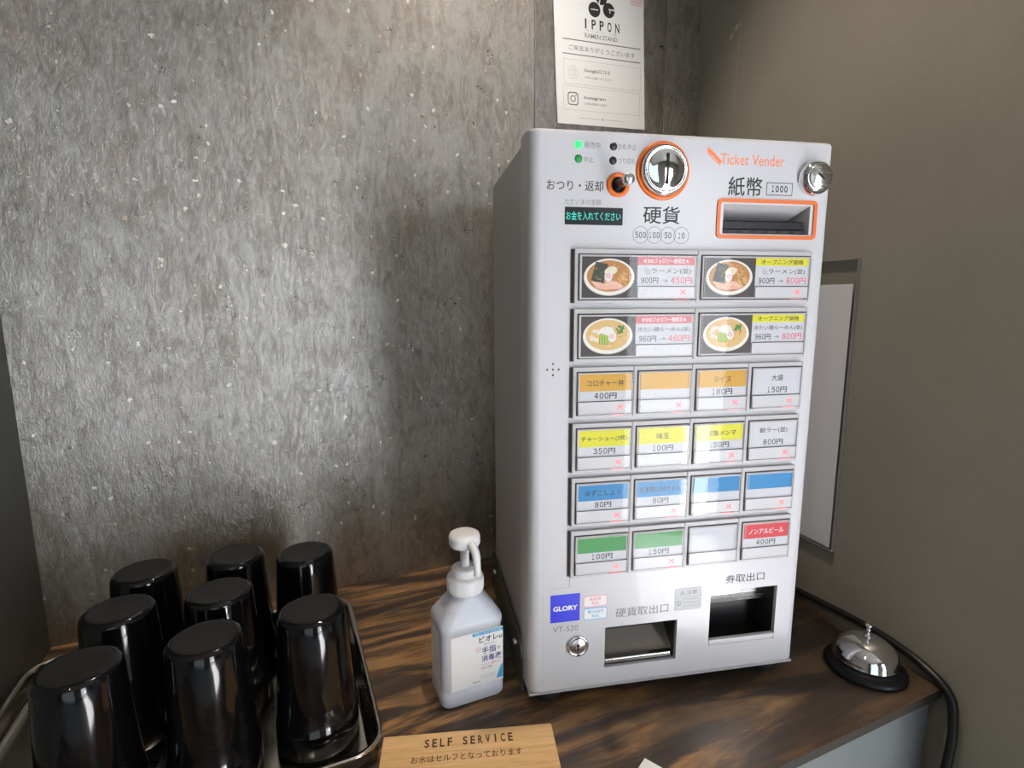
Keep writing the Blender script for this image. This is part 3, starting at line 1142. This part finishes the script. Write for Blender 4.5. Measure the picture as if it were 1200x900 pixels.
W4 = {2: [('コロチャー丼', '400円', C_OR, INK, 1, 42), (None, None, C_OR, INK, 1, 0), ('ライス', '180円', C_OR, INK, 1, 22), ('大盛', '150円', None, INK, 1, 15)],
      3: [('チャーシュー(3枚)', '350円', C_YE, INK, 1, 53), ('味玉', '100円', C_YE, INK, 0, 15), ('自家製メンマ', '150円', C_YE, INK, 1, 42), ('朝ラー(並)', '800円', None, INK, 1, 36)],
      4: [('ゆずこしょう', '80円', C_BL, INK, 1, 42), ('自家製山椒オイル', '80円', C_BL, INK, 1, 50), (None, None, C_BL, INK, 1, 0), (None, None, C_BL, INK, 1, 0)],
      5: [(None, '100円', C_GR, INK, 1, 0), (None, '150円', C_GR, INK, 1, 0), (None, None, None, INK, 0, 0), ('ノンアルビール', '400円', C_RE, PAPER, 0, 46)]}
W2 = {0: [('★SNSフォロワー様限定★', C_PK, PAPER, 'ラーメン(並)', '900円', '450円', 0, 1), ('オープニング価格', C_YE, INK, 'ラーメン(並)', '900円', '800円', 0, 1)],
      1: [('★SNSフォロワー様限定★', C_PK, PAPER, '冷たい鶏らーめん(並)', '960円', '480円', 1, 0), ('オープニング価格', C_YE, INK, '冷たい鶏らーめん(並)', '960円', '800円', 1, 0)]}
for r, zt in enumerate(ROWTOP):
    if r < 2:
        for (u0, u1), (head, hm, hink, name, p0, p1, kind, lit) in zip(CELLS2, W2[r]):
            o, x0, x1, z0, z1 = button_common(u0, u1, zt)
            b = MB(MM)
            ca, cb, cm = x0 + 2.6, x1 - 2.4, x0 + 2.6 + 61.5
            y = -6.4
            b.rect(cm, cb, z0 + 2, z1 - 2.4, y, CARD)
            bowl_print(b, ca, cm, z0 + 2.2, z1 - 2.4, y - .01, kind, 11 + r * 2 + int(u0))
            b.rect(cm, cb, z1 - 10.6, z1 - 2.4, y - .02, hm)
            b.textc(head, (cm + cb) / 2, z1 - 6.5, 52 if kind == 0 or True else 46, 5.2, y - .05, hink, .012)
            if kind == 0:
                b.text(name, cm + 16, cb - 4, z1 - 20.3, z1 - 13.7, y - .05, INK, .006)
                for k in range(5):
                    b.line(cm + 8 + k * 1.2, z1 - 13.2 - k * .3, cm + 10 + k * 1.2, z1 - 20.4, .7, y - .05, INKL)
            else:
                b.text(name, cm + 2, cb - 2, z1 - 20.0, z1 - 14.2, y - .05, INK, .006)
            b.price(p0, cm + 4, cm + 24, z1 - 30.2, z1 - 23.6, y - .05, INK, .015)
            b.text('→', cm + 28, cm + 35, z1 - 28.6, z1 - 25.6, y - .05, INK)
            b.price(p1, cm + 38, cb - 2.2, z1 - 30.3, z1 - 23.2, y - .05, INKR, .012)
            o2 = b.build('menu_card', o)
            sold_out(o, cm + .5, x1 - 1.6, z0 + 1.8, z0 + 13.5, lit)
    else:
        for (u0, u1), (name, price, band, nink, lit, tw) in zip(CELLS4, W4[r]):
            o, x0, x1, z0, z1 = button_common(u0, u1, zt)
            b = MB(MM)
            y = -6.4
            ca, cb = x0 + 2.2, x1 - 1.6
            b.rect(ca, cb, z0 + 2, z1 - 2.2, y, CARD)
            zb = z1 - 20.8
            if band:
                b.rect(ca, cb, zb, z1 - 2.2, y - .02, band)
            if name:
                b.textc(name, (ca + cb) / 2, (zb + z1 - 2.2) / 2 - .6, tw, 7.0, y - .05, nink, .010)
            if price:
                pw = 13 if len(price) > 3 else 10
                b.price(price, (ca + cb) / 2 - pw, (ca + cb) / 2 + pw, zb - 8.6, zb - 1.8, y - .05, INK, .022)
            b.build('menu_card', o)
            sold_out(o, x0 + 1.0, x1 - 1.0, z0 + 1.0, z0 + 14.6, lit)


# ------------------------------------------------------------------ stainless pan with the tumblers
PX0, PX1, PY0, PY1, PZ = -0.560, -0.167, -0.015, 0.305, 0.027
pan = None


def xy_loop(x0, x1, y0, y1, r, z, n=8):
    return [(p[0], p[1], z) for p in rrect(x0, x1, y0, y1, r, n)]


b = MB()
t = 0.0012
L = []
prof_out = [(0.022, 0.0002), (0.014, 0.0012), (0.0085, 0.005), (0.006, 0.012), (0.0045, 0.022), (0.0022, 0.0240), (0.0, 0.0250), (0.0, 0.0262), (0.0018, 0.0272),
            (0.0060, 0.0262), (0.0074, 0.020), (0.0086, 0.012), (0.0100, 0.0060), (0.0122, 0.0030), (0.0158, 0.0018)]
for ins, z in prof_out:
    L.append(xy_loop(PX0 + ins, PX1 - ins, PY0 + ins, PY1 - ins, max(0.034 - ins, 0.012), z))
b.loft(L, PANSTEEL)
pan = b.build('stainless_pan')
tag(pan, 'shallow stainless steel pan holding the upside down black tumblers', 'tray')

CH = 0.150


def cup_mesh():
    b = MB()
    rl, rtop = 0.0435, 0.0345
    R = lambda h: rl - 0.0012 + (rtop - rl + 0.0012) * ((h - 0.028) / (CH - 0.028)) ** 0.92 if h > 0.028 else rl
    prof = [(rl - .003, 0.012), (rl - .0022, 0.0004), (rl - .0008, 0.0), (rl, 0.001), (rl, 0.026), (rl - 0.0004, 0.0278)]
    hs = [0.0292, 0.05, 0.08, 0.11, 0.13, CH - 0.008]
    prof += [(R(h), h) for h in hs]
    r1 = R(CH - .008)
    prof += [(r1 - .0005, CH - .005), (r1 - .0018, CH - .0024), (r1 - .0040, CH - .0006), (r1 - .006, CH)]
    b.lathe(prof, (0, 0, 0), CUPM, seg=56)
    return b


cb_ = cup_mesh()
body_me = cb_.mesh('tumbler')
b = MB()
b.lathe([(0.0285, CH - 0.0002), (0.0270, CH + 0.0002), (0.0235, CH - 0.0004), (0.010, CH - .0008), (0.0, CH - .0010)], (0, 0, 0), CUPB, seg=56)
base_me = b.mesh('base')
CUPS = [(-0.430, 0.053, 'black tumbler upside down at the front left of the steel pan, largest in view'),
        (-0.329, 0.056, 'black tumbler upside down in the middle of the front row of the pan'),
        (-0.229, 0.066, 'black tumbler upside down at the front right corner of the pan, nearest the pump bottle'),
        (-0.421, 0.150, 'black tumbler upside down at the left of the second row, behind the largest tumbler'),
        (-0.324, 0.148, 'black tumbler upside down at the right of the second row, centre of the pan'),
        (-0.414, 0.238, 'black tumbler upside down at the left of the back row by the board wall'),
        (-0.313, 0.240, 'black tumbler upside down in the middle of the back row by the board wall'),
        (-0.229, 0.211, 'black tumbler upside down at the right end of the back row, beside the bare wood')]
for i, (x, y, lab) in enumerate(CUPS):
    c = bpy.data.objects.new('tumbler', body_me)
    COL.objects.link(c)
    c.location = (x, y, 0.0020)
    c.rotation_euler = (0, 0, i * 0.7)
    tag(c, lab, 'cup', 'black tumblers in the steel pan')
    d = bpy.data.objects.new('base', base_me)
    COL.objects.link(d)
    d.parent = c

# ------------------------------------------------------------------ hand sanitiser pump bottle
BX, BY = -0.0535, 0.068
bottle = empty('pump_bottle', (BX, BY, 0))
tag(bottle, 'milky white hand sanitiser pump bottle with printed label beside the machine', 'bottle')


def bl(hx, hy, r, z):
    return [(p[0], p[1], z) for p in rrect(-hx, hx, -hy, hy, r, 7)]


b = MB()
L = [bl(.034, .024, .010, 0.0), bl(.0385, .0285, .011, 0.0012), bl(.040, .030, .012, .004), bl(.040, .030, .012, .017), bl(.0388, .0288, .0115, .0192), bl(.0385, .0285, .0115, .022),
     bl(.0382, .0282, .0115, .092), bl(.0392, .0292, .012, .0945), bl(.0395, .0295, .012, .100), bl(.0385, .0288, .0125, .1045), bl(.035, .0265, .013, .1095), bl(.029, .0235, .0135, .1175), bl(.0225, .0205, .0140, .126),
     bl(.0188, .0185, .0160, .1305), bl(.0182, .0182, .0170, .133), bl(.018, .018, .0172, .138)]
b.loft(L, BOTTLE, cap1=True)
b.build('bottle_body', bottle)

b = MB(MM)
yl = -28.9
b.rect(-28.5, 37.0, 21.5, 91.5, yl, PAPER)
yy = yl - .1
b.plate(rrect(-2, 37, 86.2, 90.4, 1.6), yy - .05, yy, INKC)
b.text('手肌うるおう 薬用消毒', 1, 35, 87.2, 89.4, yy - .15, PAPER)
b.text('ビオレu', 6.5, 35.5, 76.3, 84.2, yy, INK, .02)
b.text('Biore', 13, 26, 71.8, 75.2, yy, INKL)
b.frame(ell(5.6, 68.0, 3.4, 3.2, 20), ell(5.6, 68, 2.9, 2.7, 20), yy, INKP)
b.text('薬用', 3.6, 7.6, 66.8, 69.2, yy, INKP)
b.text('手指', 9.8, 28.0, 60.6, 69.6, yy, INKN, .014)
b.text('の', 29.5, 33.5, 62.5, 66.5, yy, INKG, .01)
b.text('消毒液', 9.2, 34.8, 50.5, 58.8, yy, INKN, .014)
b.text('ウイルス・細菌に効く', 8.8, 33.5, 45.2, 48.6, yy, INKP, .01)
b.text('洗浄 消毒', 8.8, 22.5, 40.9, 44.0, yy, INKG)
b.poly([(28, 24.0), (36.5, 24.0), (36.5, 43.5), (33, 38)], yy, INKC)
b.text('400mL', -2.0, 7.5, 25.0, 27.6, yy, INKG)
random.seed(5)
for z in (32.6, 29.4):
    x = 8.0
    while x < 26:
        w = random.uniform(.8, 1.8)
        b.rect(x, x + w, z, z + .5, yy, INKL)
        b.rect(x + w * .3, x + w * .5, z - .8, z + 1, yy - .02, INKL)
        x += w + .5
o = b.build('front_label', bottle)
# side label: faint grey print on the left face
b = MB(MM, Matrix.Rotation(-PI / 2, 4, 'Z'))
b.rect(-20, 17, 21.5, 91.5, -38.7, PAPER)
for col in range(4):
    z = 84
    while z > 34:
        h = random.uniform(1.2, 2.4)
        xo = -15 + col * 7.6
        b.rect(xo, xo + 2.2, z - h * .3, z, -38.8, INKL)
        b.rect(xo + .8, xo + 1.3, z - h, z + .3, -38.82, INKL)
        z -= h + 1.2
b.build('side_label', bottle)
b = MB(MM)
b.lathe([(18.4, 132.5), (21.6, 133.2), (22.2, 135), (22.2, 149), (21.2, 151.4), (17, 152.2), (16.4, 152.6), (16.2, 160.5), (14.6, 162.6), (7, 163.2), (0, 163.2)], (0, 0, 0), PUMP, seg=48)
for k in range(40):
    a = 2 * PI * k / 40
    ca, sa = math.cos(a), math.sin(a)
    b.box(22.05 * ca - .35, 22.05 * ca + .35, 22.05 * sa - .35, 22.05 * sa + .35, 136.5, 147.5, PUMP)
b.build('collar', bottle)
b = MB(MM)
b.lathe([(5.4, 163), (5.4, 190), (0, 190)], (0, 0, 0), PUMP, seg=24)
b.build('stem', bottle)
b = MB(MM)
b.lathe([(0, 187.5), (13, 187.8), (17.4, 189.8), (18.9, 193.5), (18.9, 200.5), (17.8, 203.8), (14.5, 205.6), (8, 206.3), (0, 206.4)], (0, 0, 0), PUMP, seg=44)
hd = b.build('pump_head', bottle)
b = MB(MM)
dirx, diry = 0.13, -0.99
sp = [(dirx * d, diry * d, z) for d, z in ((8, 199.5), (17, 197.5), (26, 193.0), (29.5, 190.0), (31.0, 186), (33.0, 172), (34.0, 165))]
b.tube(sp, [5.6, 5.4, 5.0, 4.9, 4.7, 4.3, 4.2], PUMP, seg=14)
b.build('nozzle', hd)

# ------------------------------------------------------------------ wooden SELF SERVICE sign
sign = empty('wooden_sign', (-0.1645, 0.0245, 0), math.radians(-17.5))
tag(sign, 'small pale wooden SELF SERVICE sign with burnt lettering lying at the counter front', 'sign')
SM = Matrix(((1, 0, 0, 0), (0, 0, 1, 0), (0, -1, 0, 0), (0, 0, 0, 1)))   # sheet space (x, -depth, up) -> lying flat
b = MB(MM, SM)
b.plate(rrect(0, 186, -120, 0, 1.5, 3), -5, -0.1, SIGNWOOD)
b.build('board', sign)
b = MB(MM, SM)
for k, ch in enumerate('SELF SERVICE'):
    if ch != ' ':
        b.textc(ch, 47.5 + k * 8.25, -14, 1.6 if ch == 'I' else 5.0, 11.2, -5.25, BURN, .025)
b.text('お水はセルフとなっております', 32, 149, -38.5, -29.5, -5.25, BURN, .006)
b.build('burnt_lettering', sign)

card = empty('paper_slip', (0.084, -0.109, 0), math.radians(-40))
tag(card, 'white paper slip lying at the front edge of the counter, right of the wooden sign', 'paper')
b = MB(MM, SM)
b.plate([(0, -45), (70, -45), (70, 0), (0, 0)], -0.8, -0.1, PAPER)
b.build('sheet', card)
card.rotation_euler = (0, 0, math.radians(-62))

# ------------------------------------------------------------------ service bell
bell = empty('service_bell', (0.437, -0.108, 0))
tag(bell, 'chrome push button service bell on a black base at the right end of the counter', 'bell')
b = MB(MM)
b.lathe([(0, 0.1), (44, 0.1), (47, 1.5), (47.5, 4), (46, 7), (43, 9.2), (40.5, 9.6), (39.5, 12.5), (36, 14.5), (0, 14.5)], (0, 0, 0), BLACK, seg=56)
b.build('base', bell)
b = MB(MM)
dome = [(37.6, 14.8), (38.2, 15.4), (37.8, 16.6)] + [(37.6 * math.cos(a), 17 + 27.5 * math.sin(a)) for a in [PI / 2 * k / 14 for k in range(0, 14)]] + [(0, 44.5)]
b.lathe(dome, (0, 0, 0), CHROME, seg=64)
b.build('dome', bell)
b = MB(MM)
b.lathe([(3.0, 44), (4.6, 44.6), (4.6, 46.2), (2.2, 47.2), (2.2, 52), (3.4, 53.2), (2.6, 54.6), (2.6, 57.5), (4.0, 58.2), (4.6, 60.4), (3.8, 62.2), (0, 63)], (0, 0, 0), CHROME, seg=24)
b.build('push_button', bell)

# ------------------------------------------------------------------ power cord along the right wall
r_ = 0.0052
P = [(0.508, 0.20, 0.0056), (0.512, 0.120, 0.0056), (0.510, 0.052, 0.008), (0.504, 0.0, 0.014), (0.499, -0.05, 0.019), (0.493, -0.10, 0.021), (0.486, -0.150, 0.016),
     (0.4815, -0.183, 0.001), (0.480, -0.1915, -0.030), (0.479, -0.192, -0.075), (0.4725, -0.190, -0.125), (0.462, -0.187, -0.20), (0.455, -0.186, -0.40), (0.455, -0.186, -0.893)]
b = MB()
b.tube(smooth_curve(P, 8), r_, CABLE, seg=14)
tag(b.build('power_cord'), 'thick black power cord running along the right wall and over the counter edge', 'cord')

# ------------------------------------------------------------------ leaflet and clear panel on the back wall
b = MB()
y1 = WY - 0.0002
b.box(0.189, 0.462, WY - 0.0026, y1, 0.60, 1.30, CLEAR)
pn = b.build('clear_panel')
tag(pn, 'clear acrylic panel fixed flat on the back wall behind the leaflet', 'panel')
EDGEM = mat('frosted_cut_edge', (0.30, 0.28, 0.27), 0.5)
b = MB()
b.box(0.1880, 0.1889, WY - 0.0028, y1, 0.60, 1.30, EDGEM)
b.box(0.4621, 0.4632, WY - 0.0028, y1, 0.60, 1.30, EDGEM)
o = b.build('cut_edge', pn)
o['label'] = 'whitish frosted edges of the panel'

ROT = math.radians(3.0)
LM = Matrix.Translation((0.2315, WY - 0.0030, 0.7865)) @ Matrix.Rotation(-ROT, 4, 'Y')
b = MB(MM, LM)


def lc(x, z):
    x, z = x - 231.5, z - 786.5
    return x * math.cos(ROT) + z * math.sin(ROT), -x * math.sin(ROT) + z * math.cos(ROT)


b.plate([(0, 0), (186, 0), (186, 262), (0, 262)], -0.5, 0, PAPER)
y = -0.62


def lt(s, x, z, w, h, m, bold=0.0):
    u, v_ = lc(x, z)
    b.textc(s, u, v_, w, h, y, m, bold)


C3 = [(316, 1003.5), (302.5, 981.5), (332, 985.5)]
for k, (x, z) in enumerate(C3):
    u, v_ = lc(x, z)
    b.poly(ell(u, v_, 12.2, 12.2, 36), y, INK)
    if k == 1:
        b.rect(u - 7.5, u + 7.5, v_ - .9, v_ + .9, y - .1, PAPER)
    elif k == 2:
        b.rect(u - .5, u + 12.6, v_ + .3, v_ + 2.6, y - .1, PAPER)
        b.rect(u + 1.4, u + 3.6, v_ - 4.5, v_ + 1.6, y - .1, PAPER)
    else:
        b.line(u - 5, v_ - 12, u - 1, v_ + 4, 2.0, y - .1, PAPER)
for k, ch in enumerate('IPPON'):
    u, v_ = lc(318, 957.8)
    xx = u + (k - 2) * 16.4
    b.textc(ch, xx, v_, 3.0 if ch == 'I' else 8.6, 16.0, y, INK, .02)
lt('ラーメン  一本', 318, 949.0 - 2.0, 66, 5.0, INKL)
lt('RAMEN STAND', 318, 938.8, 68, 7.6, INKG, .006)
for z in (929.3, 906.0):
    u, v_ = lc(321, z)
    b.rect(u - 81, u + 81, v_ - .8, v_ + .8, y, INKG)
lt('ご来店ありがとうございます', 321, 916.8, 138, 8.8, INKG, .002)
for za, zb_ in ((897.5, 857.5), (854.0, 815.0)):
    u, va = lc(322.5, za)
    _, vb = lc(322.5, zb_)
    b.frame(rrect(u - 81, u + 81, vb, va, .3, 1), rrect(u - 80.5, u + 80.5, vb + .5, va - .5, .3, 1), y, INKL)
u, v_ = lc(261.8, 873.8)
gl_ = [(u + 10.0 * math.cos(a), v_ + 10.0 * math.sin(a)) for a in [math.radians(d) for d in range(48, 356, 10)]]
gi_ = [(u + 5.8 * math.cos(a), v_ + 5.8 * math.sin(a)) for a in [math.radians(d) for d in range(48, 340, 10)]]
b.stroke(gl_ + [(u + 10.2, v_ + 2.6), (u, v_ + 2.6), (u, v_ - 1.8), (u + 5.2, v_ - 1.8)], .6, y, INKL)
b.stroke([gl_[0]] + gi_, .6, y, INKL)
lt('Google口コミ', 311, 881.2, 54, 7.0, INK, .008)
lt('お声をお聞かせください', 313.5, 870.2, 58, 3.8, INKG)
u, v_ = lc(262, 830.5)
b.frame(rrect(u - 10.8, u + 10.8, v_ - 10.8, v_ + 10.8, 5.5), rrect(u - 8.9, u + 8.9, v_ - 8.9, v_ + 8.9, 4.2), y, INKG)
b.frame(ell(u, v_, 5.6, 5.6), ell(u, v_, 3.9, 3.9), y, INKG)
b.poly(ell(u + 6.0, v_ + 6.0, 1.2, 1.2, 14), y, INKG)
lt('Instagram', 307, 835.8, 45, 6.6, INK, .008)
lt('お得な情報をお届け', 309.5, 826.6, 48, 3.8, INKG)
u, v_ = lc(323.6, 802.6)
b.line(u - 49, v_, u - 5.5, v_, .7, y, INKL)
b.line(u + 5.5, v_, u + 49, v_, .7, y, INKL)
b.poly(ell(u, v_, 1.5, 1.5, 14), y, INKG)
u, v_ = lc(390, 1010)
b.frame(rrect(u - 12.4, u + 12.4, v_ - 5.6, v_ + 18, 1.5), rrect(u - 11.4, u + 11.4, v_ - 4.6, v_ + 17, 1.0), y, INKP)
for r in range(3):
    for c in range(4):
        b.frame(rrect(u - 9.6 + c * 5, u - 5.6 + c * 5, v_ - 2.8 + r * 6, v_ + 1.6 + r * 6, .3, 1), rrect(u - 8.9 + c * 5, u - 6.3 + c * 5, v_ - 2.1 + r * 6, v_ + .9 + r * 6, .3, 1), y, INKP)
lf = b.build('shop_leaflet')
tag(lf, 'white printed shop leaflet pinned on the back wall above the ticket machine', 'leaflet')

# ------------------------------------------------------------------ sleeve with a sheet of paper hanging on the right wall
WR = Matrix.Translation((RX0, WY, 0)) @ Matrix.Rotation(math.atan2(RDIR.y, RDIR.x), 4, 'Z')   # x runs along the wall towards the room, +y into the room? normal = -x side
sl = empty('hanging_sheet', (0, 0, 0))
sl.matrix_world = WR
tag(sl, 'white sheet in a clear plastic sleeve hanging on the right wall behind the machine', 'sheet')
b = MB()
b.plate([(0.086, 0.106), (0.3805, 0.106), (0.3805, 0.500), (0.086, 0.500)], -0.0045, -0.0040, PAPER)
b.build('paper', sl)
b = MB()
b.face([(0.080, -0.0055, 0.102), (0.386, -0.0055, 0.102), (0.386, -0.0055, 0.535), (0.080, -0.0055, 0.535)], CLEAR)
b.frame([(0.080, 0.102), (0.386, 0.102), (0.386, 0.535), (0.080, 0.535)], [(0.0808, 0.1028), (0.3852, 0.1028), (0.3852, 0.5342), (0.0808, 0.5342)], -0.0056, EDGEM, -0.0005)
b.build('clear_sleeve', sl)

# pale scratches in the paint of the right wall
SCRATCH = mat('bare_plaster_scratch', (0.42, 0.39, 0.34), 0.7)
b = MB(1.0, WR)
for pts, w in (([(0.086, 0.9405), (0.0935, 0.9465)], 0.0052), ([(0.0975, 0.950), (0.105, 0.956)], 0.0062), ([(0.1095, 0.953), (0.1125, 0.957)], 0.003),
               ([(0.1125, 0.953), (0.110, 0.900), (0.106, 0.820)], 0.0007)):
    b.stroke(pts, w, -0.0004, SCRATCH)
o = b.build('trim_scratches')
structure(o)
o.name = 'trim_1'
